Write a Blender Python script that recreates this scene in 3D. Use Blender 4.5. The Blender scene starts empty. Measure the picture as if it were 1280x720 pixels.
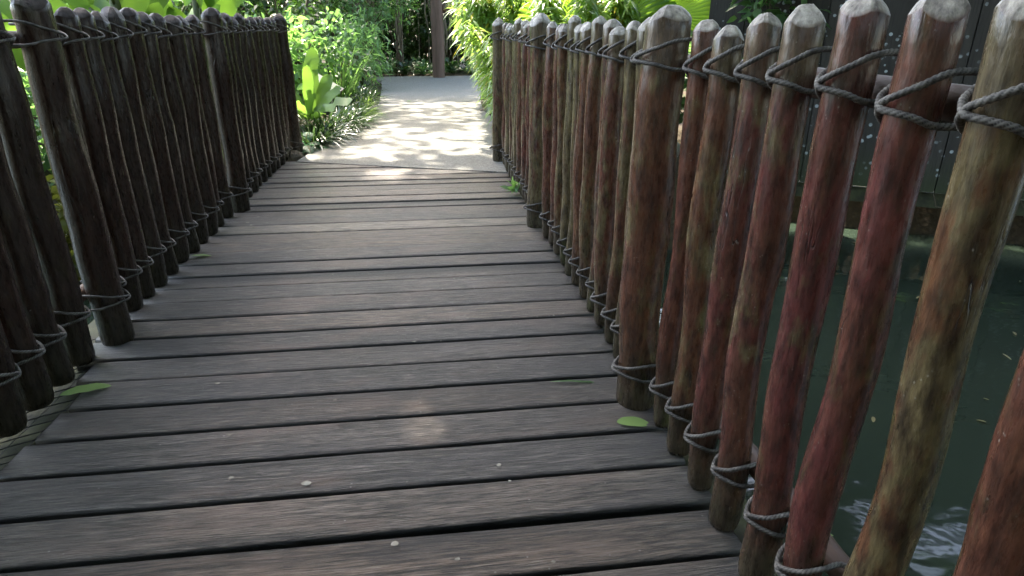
import bpy, math, random
import numpy as np
from math import pi, sin, cos, radians
rng = np.random.default_rng(11); random.seed(11)
S = bpy.context.scene; COL = S.collection
def A(*a): return np.array(a, float)
SUN=(-.25,.80,1.35)
# gaps cut in the unseen leaf canopy to place sun patches: (x, y, rx, ry, share of leaves missing) where their light lands on the deck, path and beds
GAPS=[(-.05,1.36,.18,.20,1.),(-.26,4.25,.24,.26,1.),(.13,4.3,.13,.16,.95),(.36,4.05,.17,.15,1.),(.25,2.9,.12,.15,.6),(.0,6.0,.9,1.3,.42),(.1,7.9,.6,.8,.5),(1.15,6.6,.8,2.2,.85),(-1.35,6.6,.75,1.9,.75)]
def nz(v): return v/np.maximum(np.linalg.norm(v, axis=-1, keepdims=True), 1e-9)

# ------------------------------------------------------------------ mesh plumbing
class Acc:
    """collects vertices, quads and one random value per vertex; becomes ONE mesh"""
    def __init__(s): s.v=[]; s.f=[]; s.r=[]; s.n=0
    def add(s, V, F, r=0.0):
        V=np.asarray(V,float).reshape(-1,3); F=np.asarray(F,int).reshape(-1,4)
        s.v.append(V); s.f.append(F+s.n); s.r.append(np.broadcast_to(np.asarray(r,float),(len(V),)).copy()); s.n+=len(V)
    def mesh(s, name, off, smooth=True):
        V=np.concatenate(s.v)-off; F=np.concatenate(s.f); R=np.concatenate(s.r)
        tri=F[:,3]<0
        me=bpy.data.meshes.new(name)
        me.vertices.add(len(V)); me.vertices.foreach_set('co',V.astype(np.float32).ravel())
        cnt=np.where(tri,3,4); st=np.concatenate([[0],np.cumsum(cnt)[:-1]])
        idx=F.ravel()[(F.ravel()>=0)] if tri.any() else F.ravel()
        me.loops.add(int(cnt.sum())); me.loops.foreach_set('vertex_index',idx.astype(np.int32))
        me.polygons.add(len(F)); me.polygons.foreach_set('loop_start',st.astype(np.int32))
        me.polygons.foreach_set('use_smooth',np.full(len(F),smooth))
        me.update(calc_edges=True); me.validate()
        at=me.attributes.new('rnd','FLOAT','POINT'); at.data.foreach_set('value',R.astype(np.float32))
        return me
def tag(o, label=None, cat=None, group=None, kind=None):
    for k,v in (('label',label),('category',cat),('group',group),('kind',kind)):
        if v: o[k]=v
    return o
def thing(name, label, cat, loc=(0,0,0), group=None):
    o=bpy.data.objects.new(name,None); COL.objects.link(o); o.location=loc; o.empty_display_size=.1
    return tag(o,label,cat,group)
def build(name, acc, mat, parent=None, origin=None, smooth=True):
    org=A(*(origin if origin is not None else (parent.location if parent else (0,0,0))))
    o=bpy.data.objects.new(name, acc.mesh(name,org,smooth)); COL.objects.link(o)
    o.data.materials.append(mat)
    o.location = org-(A(*parent.location) if parent else 0)
    if parent: o.parent=parent
    return o
def tube(acc, P, R, sides=8, r=0.0, cap=True, mod=None):
    P=np.asarray(P,float); n=len(P); R=np.broadcast_to(np.asarray(R,float),(n,)).copy()
    T=nz(np.gradient(P,axis=0))
    ref=A(0,0,1) if abs(T[0][2])<.9 else A(1,0,0)
    N=[nz(np.cross(T[0],ref))]
    for i in range(1,n):
        v=N[-1]-T[i]*np.dot(N[-1],T[i]); N.append(nz(v))
    N=np.array(N); B=np.cross(T,N)
    ph=np.linspace(0,2*pi,sides,endpoint=False)
    rad=R[:,None]*np.ones(sides)[None]
    if mod is not None: rad=rad*mod(np.arange(n)[:,None],ph[None])
    V=P[:,None]+rad[...,None]*(np.cos(ph)[None,:,None]*N[:,None]+np.sin(ph)[None,:,None]*B[:,None])
    V=V.reshape(-1,3); i=np.arange(n-1)[:,None]*sides; j=np.arange(sides)[None]; j2=(j+1)%sides
    F=np.stack([i+j,i+j2,i+sides+j2,i+sides+j],-1).reshape(-1,4)
    if cap:
        V=np.concatenate([V,P[:1],P[-1:]]); a=n*sides
        j=j[0]; j2=j2[0]
        F=np.concatenate([F,np.stack([j2,j,np.full(sides,a),np.full(sides,-1)],-1),np.stack([j+(n-1)*sides,j2+(n-1)*sides,np.full(sides,a+1),np.full(sides,-1)],-1)])
        F2=F.copy()
        # keep -1 markers through the offset
        acc_f=F2; m=acc_f[:,3]<0
        acc_f=np.where(acc_f<0,-10**9,acc_f)
        acc.add(V,acc_f,r); acc.f[-1]=np.where(acc.f[-1]<-10**6,-1,acc.f[-1])
    else: acc.add(V,F,r)
def box(acc, lo, hi, r=0.0, bev=0.0, jit=None):
    x0,y0,z0=lo; x1,y1,z1=hi
    b=bev
    if b<=0:
        V=[(x0,y0,z0),(x1,y0,z0),(x1,y1,z0),(x0,y1,z0),(x0,y0,z1),(x1,y0,z1),(x1,y1,z1),(x0,y1,z1)]
        F=[(0,3,2,1),(4,5,6,7),(0,1,5,4),(1,2,6,5),(2,3,7,6),(3,0,4,7)]
    else:
        V=[(x0,y0,z0),(x1,y0,z0),(x1,y1,z0),(x0,y1,z0),(x0,y0,z1-b),(x1,y0,z1-b),(x1,y1,z1-b),(x0,y1,z1-b),
           (x0+b,y0+b,z1),(x1-b,y0+b,z1),(x1-b,y1-b,z1),(x0+b,y1-b,z1)]
        F=[(0,3,2,1),(8,9,10,11),(0,1,5,4),(1,2,6,5),(2,3,7,6),(3,0,4,7),(4,5,9,8),(5,6,10,9),(6,7,11,10),(7,4,8,11)]
    V=np.array(V)
    if jit is not None: V=jit(V)
    acc.add(V,F,r)

# ------------------------------------------------------------------ materials
class NT:
    def __init__(s,name):
        s.m=bpy.data.materials.new(name); s.m.use_nodes=True; s.t=s.m.node_tree; s.t.nodes.clear()
        s.out=s.n('ShaderNodeOutputMaterial')
    def n(s,typ,**kw):
        nd=s.t.nodes.new(typ)
        for k,v in kw.items():
            if hasattr(nd,k): setattr(nd,k,v)
            else: s.set(nd,k,v)
        return nd
    def set(s,nd,k,v):
        i=nd.inputs[k]
        if isinstance(v,bpy.types.NodeSocket): s.t.links.new(v,i)
        elif isinstance(v,bpy.types.Node): s.t.links.new(v.outputs[0],i)
        else:
            if isinstance(v,tuple) and len(v)==3 and i.type=='RGBA': v=(*v,1)
            i.default_value=v
    def co(s,scale=(1,1,1),off=None,kind='Object'):
        tc=s.n('ShaderNodeTexCoord'); mp=s.n('ShaderNodeMapping'); s.set(mp,'Vector',tc.outputs[kind]); s.set(mp,'Scale',scale)
        if off is not None: s.set(mp,'Location',off)
        return mp.outputs[0]
    def noise(s,vec,scale,detail=4,rough=.55):
        nd=s.n('ShaderNodeTexNoise'); s.set(nd,'Vector',vec); s.set(nd,'Scale',scale); s.set(nd,'Detail',detail); s.set(nd,'Roughness',rough); return nd.outputs['Fac']
    def ramp(s,fac,*stops):
        nd=s.n('ShaderNodeValToRGB'); s.set(nd,'Fac',fac); e=nd.color_ramp.elements
        while len(e)<len(stops): e.new(.5)
        for el,(p,c) in zip(e,stops):
            el.position=p; el.color=(c,c,c,1) if not isinstance(c,tuple) else (*c,1)
        return nd.outputs[0]
    def mix(s,fac,a,b,mode='MIX'):
        nd=s.n('ShaderNodeMix',data_type='RGBA',blend_type=mode)
        for k,v in ((0,fac),(6,a),(7,b)):
            i=nd.inputs[k]
            if isinstance(v,bpy.types.NodeSocket): s.t.links.new(v,i)
            else: i.default_value=(*v,1) if isinstance(v,tuple) else v
        return nd.outputs[2]
    def math(s,op,a,b=0.0,clamp=False):
        nd=s.n('ShaderNodeMath',operation=op); nd.use_clamp=clamp
        for k,v in ((0,a),(1,b)):
            if isinstance(v,bpy.types.NodeSocket): s.t.links.new(v,nd.inputs[k])
            else: nd.inputs[k].default_value=v
        return nd.outputs[0]
    def attr(s,name='rnd'): return s.n('ShaderNodeAttribute',attribute_name=name).outputs['Fac']
    def orand(s): return s.n('ShaderNodeObjectInfo').outputs['Random']
    def bump(s,h,strength=.4,dist=.003,normal=None):
        nd=s.n('ShaderNodeBump'); s.set(nd,'Height',h); s.set(nd,'Strength',strength); s.set(nd,'Distance',dist)
        if normal is not None: s.set(nd,'Normal',normal)
        return nd.outputs[0]
    def pbr(s,color,rough=.6,normal=None,spec=.5):
        p=s.n('ShaderNodeBsdfPrincipled'); s.set(p,'Base Color',color); s.set(p,'Roughness',rough); s.set(p,'Specular IOR Level',spec)
        if normal is not None: s.set(p,'Normal',normal)
        return p
    def done(s,sh): s.t.links.new(sh.outputs[0] if isinstance(sh,bpy.types.Node) else sh,s.out.inputs[0]); return s.m
    def zxy(s,kind='Object'):
        tc=s.n('ShaderNodeTexCoord'); sp=s.n('ShaderNodeSeparateXYZ'); s.set(sp,0,tc.outputs[kind]); return sp.outputs

def leaf_mat(name, dark, light, trans, tw=.4, rough=.38, spec=.5, odd=None):
    t=NT(name); r=t.attr(); n=t.noise(t.co(),7,2)
    c=t.mix(t.math('ADD',t.math('MULTIPLY',r,.75),t.math('MULTIPLY',n,.35),True),dark,light)
    tc=t.mix(r,trans,tuple(min(1,x*1.25) for x in trans))
    if odd is not None:
        k=t.ramp(r,(.90,0.0),(.93,1.0)); c=t.mix(k,c,odd); tc=t.mix(k,tc,tuple(min(.9,x*1.5) for x in odd))
    p=t.pbr(c,rough,spec=spec); tr=t.n('ShaderNodeBsdfTranslucent'); t.set(tr,'Color',tc)
    mx=t.n('ShaderNodeMixShader'); t.set(mx,0,tw); t.set(mx,1,p); t.set(mx,2,tr)
    return t.done(mx)

def m_post(dk=False):  # dk: darker copy for the left fence, its shade put into the colour
    t=NT('shade_toned_log' if dk else 'weathered_red_log'); o=t.orand(); ov=t.n('ShaderNodeCombineXYZ'); 
    for i,k in enumerate((37.,91.,53.)): t.set(ov,i,t.math('MULTIPLY',o,k))
    tc=t.n('ShaderNodeTexCoord'); ad=t.n('ShaderNodeVectorMath',operation='ADD'); t.set(ad,0,tc.outputs['Object']); t.set(ad,1,ov)
    def sc(v): 
        mp=t.n('ShaderNodeMapping'); t.set(mp,'Vector',ad.outputs[0]); t.set(mp,'Scale',v); return mp.outputs[0]
    z=t.zxy()[2]
    oc=t.n('ShaderNodeObjectInfo').outputs['Color']; ocs=t.n('ShaderNodeSeparateColor'); t.set(ocs,0,oc); oa=ocs.outputs[0]; ow=ocs.outputs[1]; big=t.noise(sc((9,9,4.0)),1.,5,.62); mid=t.noise(sc((30,30,14)),1.,4,.6); fine=t.noise(sc((160,160,35)),1.,4,.65); streak=t.noise(sc((95,95,5)),1.,3)
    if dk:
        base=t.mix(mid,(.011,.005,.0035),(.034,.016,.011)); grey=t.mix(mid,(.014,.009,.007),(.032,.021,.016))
    else:
        red=t.mix(mid,(.042,.016,.011),(.150,.058,.036)); red=t.mix(t.ramp(big,(.42,0.),(.60,1.)),red,(.105,.029,.026))
        orange=t.mix(mid,(.040,.018,.010),(.19,.085,.040))
        base=t.mix(t.ramp(t.math('ADD',oa,t.math('MULTIPLY',t.math('SUBTRACT',big,.5),1.3)),(.35,0.),(.65,1.)),red,orange)
        grey=t.mix(mid,(.042,.034,.016),(.17,.138,.068))
    wl=t.math('ADD',big,t.math('MULTIPLY',t.math('SUBTRACT',mid,.5),.6)); wl=t.math('ADD',wl,t.math('MULTIPLY',t.math('SUBTRACT',ow,.5),.55))
    c=t.mix(t.ramp(wl,(.50,0.),(.62,.85)),base,grey)
    c=t.mix(t.ramp(t.noise(sc((45,45,12)),1.,5,.65),(.34,.65),(.48,0.)),c,(.022,.013,.010))
    topk=t.math('MULTIPLY',t.ramp(t.math('ADD',z,t.math('MULTIPLY',t.math('SUBTRACT',big,.5),.10)),(.845,0.),(.870,1.)),t.ramp(ow,(.22,.12),(.42,1.)))
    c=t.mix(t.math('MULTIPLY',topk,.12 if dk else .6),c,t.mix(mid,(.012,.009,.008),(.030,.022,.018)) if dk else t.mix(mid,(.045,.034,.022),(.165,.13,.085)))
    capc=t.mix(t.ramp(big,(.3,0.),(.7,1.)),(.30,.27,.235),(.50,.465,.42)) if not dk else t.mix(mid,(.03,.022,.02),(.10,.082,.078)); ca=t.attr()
    c=t.mix(t.math('MULTIPLY',ca,.85),c,capc)
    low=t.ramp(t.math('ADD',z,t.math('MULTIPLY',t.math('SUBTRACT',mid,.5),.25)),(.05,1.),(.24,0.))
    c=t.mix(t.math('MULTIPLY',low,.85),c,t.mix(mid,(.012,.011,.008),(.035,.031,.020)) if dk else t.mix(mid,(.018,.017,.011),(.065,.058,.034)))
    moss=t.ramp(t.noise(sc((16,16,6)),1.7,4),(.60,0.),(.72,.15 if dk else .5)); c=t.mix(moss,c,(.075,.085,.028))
    c=t.mix(t.ramp(streak,(.32,.4),(.44,0.)),c,(.024,.013,.010))
    ck=t.math('ABSOLUTE',t.math('SUBTRACT',t.noise(sc((34,34,2.2)),1.,3,.6),.5)); ckm=t.math('MULTIPLY',t.ramp(ck,(0.,1.),(.010,0.)),t.ramp(t.noise(sc((7,7,3)),1.,2),(.54,0.),(.62,1.)))
    c=t.mix(t.math('MULTIPLY',ckm,.9),c,(.010,.006,.005))
    c=t.mix(1.,c,t.mix(t.ramp(t.noise(sc((75,75,22)),1.,5,.7),(.33,0.),(.68,1.)),(.38,.36,.36),(1.5,1.5,1.45)),'MULTIPLY')
    vo=t.n('ShaderNodeTexVoronoi'); t.set(vo,'Vector',sc((120,120,90))); t.set(vo,'Scale',1.)
    sp=t.math('MULTIPLY',t.ramp(vo.outputs['Distance'],(.10,1.),(.16,0.)),t.ramp(mid,(.5,0.),(.6,1.)))
    c=t.mix(t.math('MULTIPLY',sp,.1 if dk else .35),c,(.45,.42,.36))
    h=t.math('ADD',t.math('SUBTRACT',t.math('MULTIPLY',fine,.5),t.math('MULTIPLY',ckm,2.)),t.math('ADD',t.math('MULTIPLY',mid,1.2),t.math('MULTIPLY',streak,.5)))
    ro=t.math('ADD',t.ramp(fine,(.3,.20),(.75,.40)),t.math('MULTIPLY',ca,.3))
    return t.done(t.pbr(c,ro,t.bump(h,.5,.0035),.30 if dk else .45))
def m_plank():
    t=NT('weathered_dark_planks'); r=t.attr()
    ov=t.n('ShaderNodeCombineXYZ'); t.set(ov,0,t.math('MULTIPLY',r,71.)); t.set(ov,2,t.math('MULTIPLY',r,33.))
    tc=t.n('ShaderNodeTexCoord'); ad=t.n('ShaderNodeVectorMath',operation='ADD'); t.set(ad,0,tc.outputs['Object']); t.set(ad,1,ov)
    def sc(v):
        mp=t.n('ShaderNodeMapping'); t.set(mp,'Vector',ad.outputs[0]); t.set(mp,'Scale',v); return mp.outputs[0]
    wob=t.noise(sc((2.5,9,1)),1.,2); wv=t.n('ShaderNodeVectorMath',operation='ADD'); t.set(wv,0,ad.outputs[0])
    cv=t.n('ShaderNodeCombineXYZ'); t.set(cv,1,t.math('MULTIPLY',wob,.03)); t.set(wv,1,cv)
    def scw(v):
        mp=t.n('ShaderNodeMapping'); t.set(mp,'Vector',wv.outputs[0]); t.set(mp,'Scale',v); return mp.outputs[0]
    g1=t.noise(scw((15,300,40)),1.,6,.75); g2=t.noise(scw((4,80,20)),1.,4,.6); pat=t.noise(sc((3.0,9,3)),1.,4,.6); sp=t.noise(sc((120,150,90)),1.,2)
    tone=t.ramp(r,(.0,(.066,.057,.053)),(.35,(.105,.088,.078)),(.65,(.142,.114,.096)),(.9,(.200,.170,.146)),(1.,(.33,.295,.25)))
    hu=t.math('FRACT',t.math('MULTIPLY',r,13.7)); tone=t.mix(1.,tone,t.mix(hu,(.90,.96,1.03),(1.14,1.0,.89)),'MULTIPLY')
    c=t.mix(t.ramp(g2,(.36,.85),(.60,0.)),tone,(.030,.024,.021))
    c=t.mix(t.ramp(g1,(.41,.95),(.51,0.)),c,(.012,.009,.008))
    c=t.mix(t.ramp(g1,(.54,0.),(.66,.7)),c,(.31,.27,.235))
    c=t.mix(t.ramp(pat,(.52,0.),(.70,.5)),c,(.17,.115,.095))
    c=t.mix(t.ramp(pat,(.30,.55),(.46,0.)),c,(.036,.032,.034))
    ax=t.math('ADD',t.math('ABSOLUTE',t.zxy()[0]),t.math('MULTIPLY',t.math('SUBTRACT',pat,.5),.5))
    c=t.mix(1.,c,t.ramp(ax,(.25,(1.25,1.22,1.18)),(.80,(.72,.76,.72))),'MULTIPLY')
    vo=t.n('ShaderNodeTexVoronoi'); t.set(vo,'Vector',sc((26,34,10))); t.set(vo,'Scale',1.)
    sk=t.math('MULTIPLY',t.ramp(vo.outputs['Distance'],(.05,1.),(.075,0.)),t.ramp(pat,(.46,0.),(.56,1.)))
    c=t.mix(t.math('MULTIPLY',sk,.55),c,(.5,.47,.42))
    c=t.mix(t.ramp(t.math('MULTIPLY',t.zxy()[2],-100.),(.25,0.),(.55,1.)),c,(.008,.007,.006))
    h=t.math('ADD',t.math('MULTIPLY',g1,1.),t.math('MULTIPLY',g2,.8))
    return t.done(t.pbr(c,t.ramp(g2,(.3,.28),(.7,.48)),t.bump(h,1.,.006),.75))
def m_simple(name,a,b,scale=20,rough=.8,bs=.4,bd=.004,sc3=(1,1,1),spec=.4):
    t=NT(name); n=t.noise(t.co(sc3),scale,5,.62); n2=t.noise(t.co(sc3),scale*5,3)
    return t.done(t.pbr(t.mix(t.ramp(n,(.32,0.),(.68,1.)),a,b),rough,t.bump(t.math('ADD',n,t.math('MULTIPLY',n2,.5)),bs,bd),spec))
def m_rope():
    t=NT('grey_twisted_rope'); n=t.noise(t.co(),60,3); f=t.noise(t.co(),900,2)
    c=t.mix(t.ramp(n,(.35,0.),(.7,1.)),(.052,.047,.042),(.20,.185,.165)); r=t.attr(); c=t.mix(t.ramp(r,(.25,.95),(.75,0.)),c,(.008,.007,.007))
    return t.done(t.pbr(c,.62,t.bump(f,.4,.001),.4))
def m_concrete():
    t=NT('exposed_aggregate_concrete'); v=t.co(); vo=t.n('ShaderNodeTexVoronoi'); t.set(vo,'Vector',v); t.set(vo,'Scale',130.)
    n=t.noise(v,1.6,5,.6); f=t.noise(v,60,4,.75)
    c=t.mix(vo.outputs['Color'],(.14,.138,.125),(.29,.29,.27),'MIX'); 
    c=t.mix(t.ramp(vo.outputs['Distance'],(.0,.0),(.6,.75)),c,(.165,.168,.155))
    c=t.mix(t.ramp(n,(.35,.45),(.6,0.)),c,(.18,.175,.15)); c=t.mix(t.ramp(f,(.36,.85),(.48,0.)),c,(.12,.11,.095)); c=t.mix(t.ramp(f,(.55,0.),(.66,.6)),c,(.36,.355,.33))
    return t.done(t.pbr(c,.8,t.bump(t.math('ADD',vo.outputs['Distance'],f),.5,.004),.3))
def m_wall():
    t=NT('lichen_spotted_boards'); v=t.co((1,1,1)); r=t.attr(); n=t.noise(t.co((14,14,1.6)),1.,5,.6); f=t.noise(t.co((90,90,6)),1.,3); p=t.noise(v,1.9,3)
    c=t.mix(n,(.020,.018,.015),(.052,.046,.038)); c=t.mix(t.math('MULTIPLY',r,.4),c,(.075,.065,.055)); c=t.mix(t.ramp(f,(.35,.6),(.48,0.)),c,(.018,.016,.015))
    vo=t.n('ShaderNodeTexVoronoi'); t.set(vo,'Vector',v); t.set(vo,'Scale',19.); t.set(vo,'Randomness',1.)
    k=t.math('MULTIPLY',t.ramp(t.math('ADD',vo.outputs['Distance'],t.math('MULTIPLY',t.noise(v,80,2),.14)),(.30,1.),(.35,0.)),t.ramp(t.noise(v,5.,3),(.45,0.),(.53,1.)))
    c=t.mix(t.math('MULTIPLY',k,.85),c,(.42,.46,.46))
    z=t.zxy()[2]; ms=t.ramp(t.math('ADD',z,t.math('MULTIPLY',p,.5)),(.18,.8),(.62,0.)); c=t.mix(ms,c,t.mix(f,(.018,.030,.009),(.05,.075,.018)))
    return t.done(t.pbr(c,.75,t.bump(t.math('ADD',n,f),.5,.006),.3))
def m_water():
    t=NT('dark_green_water'); v=t.co((1,1,1)); n=t.noise(t.co((1.,1.5,1)),2.6,3,.5); n2=t.noise(t.co((1,1.3,1)),7,2,.5)
    c=t.mix(t.noise(v,.7,3),(.018,.029,.021),(.028,.042,.030)); 
    p=t.pbr(c,.06,t.bump(t.math('ADD',n,t.math('MULTIPLY',n2,.35)),.24,.02),.5); t.set(p,'IOR',1.33)
    return t.done(p)
def m_ground():
    t=NT('leaf_litter_soil'); v=t.co(); n=t.noise(v,1.3,5); f=t.noise(v,24,5,.7); vo=t.n('ShaderNodeTexVoronoi'); t.set(vo,'Vector',v); t.set(vo,'Scale',22.)
    c=t.mix(f,(.022,.017,.011),(.085,.062,.038)); c=t.mix(t.ramp(vo.outputs['Distance'],(.1,.5),(.4,0.)),c,(.12,.085,.045)); c=t.mix(t.ramp(n,(.5,0.),(.66,.7)),c,(.035,.055,.015))
    return t.done(t.pbr(c,.9,t.bump(t.math('ADD',f,vo.outputs['Distance']),.7,.02),.2))

M=dict(post=m_post(),shadepost=m_post(True),plank=m_plank(),rope=m_rope(),concrete=m_concrete(),wall=m_wall(),water=m_water(),ground=m_ground(),
 rail=m_simple('dark_rail_log',(.05,.030,.024),(.14,.085,.06),18,.6,.6,.004,(1,.3,1)),
 beam=m_simple('mossy_bearer',(.018,.018,.011),(.065,.07,.028),14,.85),
 bark=m_simple('grey_brown_bark',(.045,.036,.028),(.16,.13,.10),9,.9,.8,.02,(2,2,.5)),
 palebark=m_simple('pale_root_bark',(.12,.10,.07),(.30,.27,.20),20,.85,.5,.005,(2,2,.4)),
 stem=m_simple('green_stem',(.05,.07,.02),(.11,.13,.04),12,.6),
 brownstem=m_simple('brown_twig',(.05,.035,.022),(.12,.09,.055),20,.8),
 pergola=m_simple('brown_stained_timber',(.085,.050,.036),(.15,.092,.068),6,.6,.4,.004,(3,3,.4)),
 rock=m_simple('brown_rock',(.06,.05,.04),(.21,.17,.13),9,.9,.9,.03),
 wire=m_simple('black_wire',(.01,.01,.01),(.02,.02,.02),30,.5),
 paneldark=m_simple('dark_panel_frame',(.02,.02,.02),(.035,.035,.032),12,.5),
 panelface=m_simple('pale_green_panel',(.03,.06,.03),(.06,.11,.055),5,.65,.1,.001,(1,1,1),.5),
 petal=m_simple('pale_petal',(.10,.075,.05),(.50,.49,.42),9,.6),
)
L=dict(
 canopy=leaf_mat('canopy_leaf',(.020,.038,.010),(.055,.095,.022),(.09,.20,.02),.35),
 dark=leaf_mat('dark_glossy_leaf',(.014,.034,.013),(.040,.080,.025),(.06,.15,.02),.30,.30),
 mid=leaf_mat('mid_green_leaf',(.030,.075,.034),(.085,.165,.070),(.18,.36,.09),.42,.32),
 bright=leaf_mat('fresh_green_leaf',(.055,.13,.05),(.13,.26,.10),(.26,.48,.11),.48,.34),
 bamboo=leaf_mat('long_bright_leaf',(.06,.13,.045),(.18,.28,.10),(.36,.56,.10),.46,.27,.8,odd=(.40,.36,.05)),
 banana=leaf_mat('broad_banana_leaf',(.04,.10,.02),(.08,.17,.03),(.17,.33,.04),.48,.34),
 nest=leaf_mat('nest_fern_frond',(.04,.095,.025),(.075,.15,.045),(.19,.37,.05),.48,.30),
 lily=leaf_mat('glossy_strap_leaf',(.015,.035,.018),(.055,.085,.045),(.08,.16,.04),.22,.20,.8),
 grass=leaf_mat('light_strap_leaf',(.06,.13,.03),(.15,.25,.06),(.28,.45,.08),.42,.30),
 fern=leaf_mat('fern_leaf',(.020,.075,.040),(.045,.13,.07),(.10,.30,.12),.42,.45),
 yellow=leaf_mat('yellow_variegated_leaf',(.06,.085,.018),(.16,.16,.028),(.20,.21,.03),.45,.32),
 palm=leaf_mat('fan_palm_leaf',(.02,.07,.03),(.045,.11,.045),(.26,.46,.04),.5,.32),
 fallen=leaf_mat('fallen_green_leaf',(.14,.24,.07),(.22,.33,.11),(.2,.35,.1),.25,.35),
 pale=leaf_mat('fallen_pale_leaf',(.22,.18,.08),(.48,.42,.26),(.3,.3,.1),.2,.5),
)

# ------------------------------------------------------------------ foliage toolkit
def tmpl(us,ws,fold=.25):
    us=np.array(us,float); ws=np.array(ws,float); n=len(us)
    u=np.repeat(us,3); v=np.tile([-1,0,1],n)*np.repeat(ws,3)
    F=[]
    for i in range(n-1):
        for j in (0,1): F.append((i*3+j,i*3+j+1,i*3+3+j+1,i*3+3+j))
    return u,v,np.array(F),fold
T_OVAL=tmpl([0,.3,.65,1],[.08,.9,.75,.03])
T_LANCE=tmpl([0,.2,.5,.8,1],[.1,.8,1,.5,.02],.3)
T_STRAP=tmpl([0,.15,.35,.55,.75,.9,1],[.5,.8,1,1,.85,.5,.04],.35)
T_BROAD=tmpl([0,.06,.18,.35,.55,.72,.86,.95,1],[.05,.45,.8,.97,1,.9,.65,.36,.03],.18)
T_NEST=tmpl([0,.08,.2,.35,.5,.68,.84,.95,1],[.3,.5,.72,.86,.95,1,.92,.62,.1],.12)
T_DIA=(np.array([0,.45,1,.45]),np.array([0,-1,0,1.]),np.array([[0,1,2,3]]),.3)
def leaves(acc,base,d,nrm,Ln,W,droop,t,rnd=None,wave=0.0):
    u,v,F,fold=t; N=len(base); K=len(u)
    d=nz(d); side=nz(np.cross(d,nrm)); nr=np.cross(side,d)
    Ln=np.broadcast_to(Ln,(N,)); W=np.broadcast_to(W,(N,)); droop=np.broadcast_to(droop,(N,))
    if rnd is None: rnd=rng.random(N)
    P=base[:,None]+ (u[None]*Ln[:,None])[...,None]*d[:,None] + (v[None]*W[:,None])[...,None]*side[:,None]
    P=P+(fold*np.abs(v)[None]*W[:,None])[...,None]*nr[:,None]
    if wave: P=P+(np.sin(u[None]*17+rng.random((N,1))*6)*wave*Ln[:,None]*np.abs(v)[None])[...,None]*nr[:,None]
    P[...,2]-=droop[:,None]*Ln[:,None]*u[None]**2
    FF=(F[None]+(np.arange(N)*K)[:,None,None]).reshape(-1,4)
    acc.add(P.reshape(-1,3),FF,np.repeat(rnd,K))
def rdir(n,zb=0.0):
    v=rng.normal(size=(n,3)); v[:,2]+=zb; return nz(v)
def lump(d,k=5,amp=.35):
    out=np.ones(len(d))
    for _ in range(k):
        a=nz(rng.normal(size=3)); out+=amp/k*2*np.sign(d@a)*np.abs(d@a)**1.5
    return out
def crown(acc,c,R,ntips,per,Ln,W,t,droop=.15,shell=.45,spread=.5,zmin=None,hang=0.0,gaps=False):
    c=A(*c); R=A(*R); d=rdir(ntips); rad=lump(d)*(shell+(1-shell)*rng.random(ntips)**.6)
    P=c+d*R*rad[:,None]
    if zmin is not None: P[:,2]=np.maximum(P[:,2],zmin+rng.random(ntips)*.15)
    tone=np.clip(rng.normal(.5,.22,ntips),0,1)
    idx=np.repeat(np.arange(ntips),per); n=len(idx)
    b=P[idx]+rng.normal(size=(n,3))*Ln*spread
    if gaps:
        q=b[:,:2]-b[:,2:3]*A(SUN[0],SUN[1])/SUN[2]; keep=np.ones(n,bool); u=rng.random(n)
        for (gx,gy,ga,gb,pr) in GAPS: keep&=~((((q[:,0]-gx)/ga)**2+((q[:,1]-gy)/gb)**2<1)&(u<pr))
        b=b[keep]; idx=idx[keep]; n=len(idx)
    dd=nz(d[idx]*.7+rng.normal(size=(n,3))*.7+A(0,0,.15-hang))
    nn=nz(rng.normal(size=(n,3))*.45+A(0,0,1)+d[idx]*.4)
    leaves(acc,b,dd,nn,Ln*(.6+.7*rng.random(n)),W*(.6+.7*rng.random(n)),droop*(.5+rng.random(n)),t,np.clip(tone[idx]*.6+rng.random(n)*.5,0,1))
    return P
def curve(p0,p1,n=8,bow=(0,0,0),wob=0.0):
    s=np.linspace(0,1,n)[:,None]; p0=A(*p0);p1=A(*p1)
    P=p0+(p1-p0)*s+A(*bow)*(4*s*(1-s))
    if wob: P[1:-1]+=rng.normal(size=(n-2,3))*wob
    return P
def shrub(name,label,cat,c,R,ntips,per,Ln,W,t,mat,stem='brownstem',droop=.2,shell=.4,group=None,zg=-.03,hang=0.,nst=10,spread=.6):
    o=thing(name,label,cat,(c[0],c[1],zg),group); a=Acc()
    P=crown(a,c,R,ntips,per,Ln,W,t,droop,shell,spread,zg+.03,hang)
    s=Acc()
    for p in P[rng.permutation(len(P))[:nst]]:
        q=(c[0]+rng.normal()*.05,c[1]+rng.normal()*.05,zg)
        tube(s,curve(q,p,7,(0,0,.1*R[2])),np.linspace(.012,.003,7)*(1+R[2]),5)
    build('foliage',a,mat,o); build('stem',s,M[stem],o)
    return o
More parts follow.
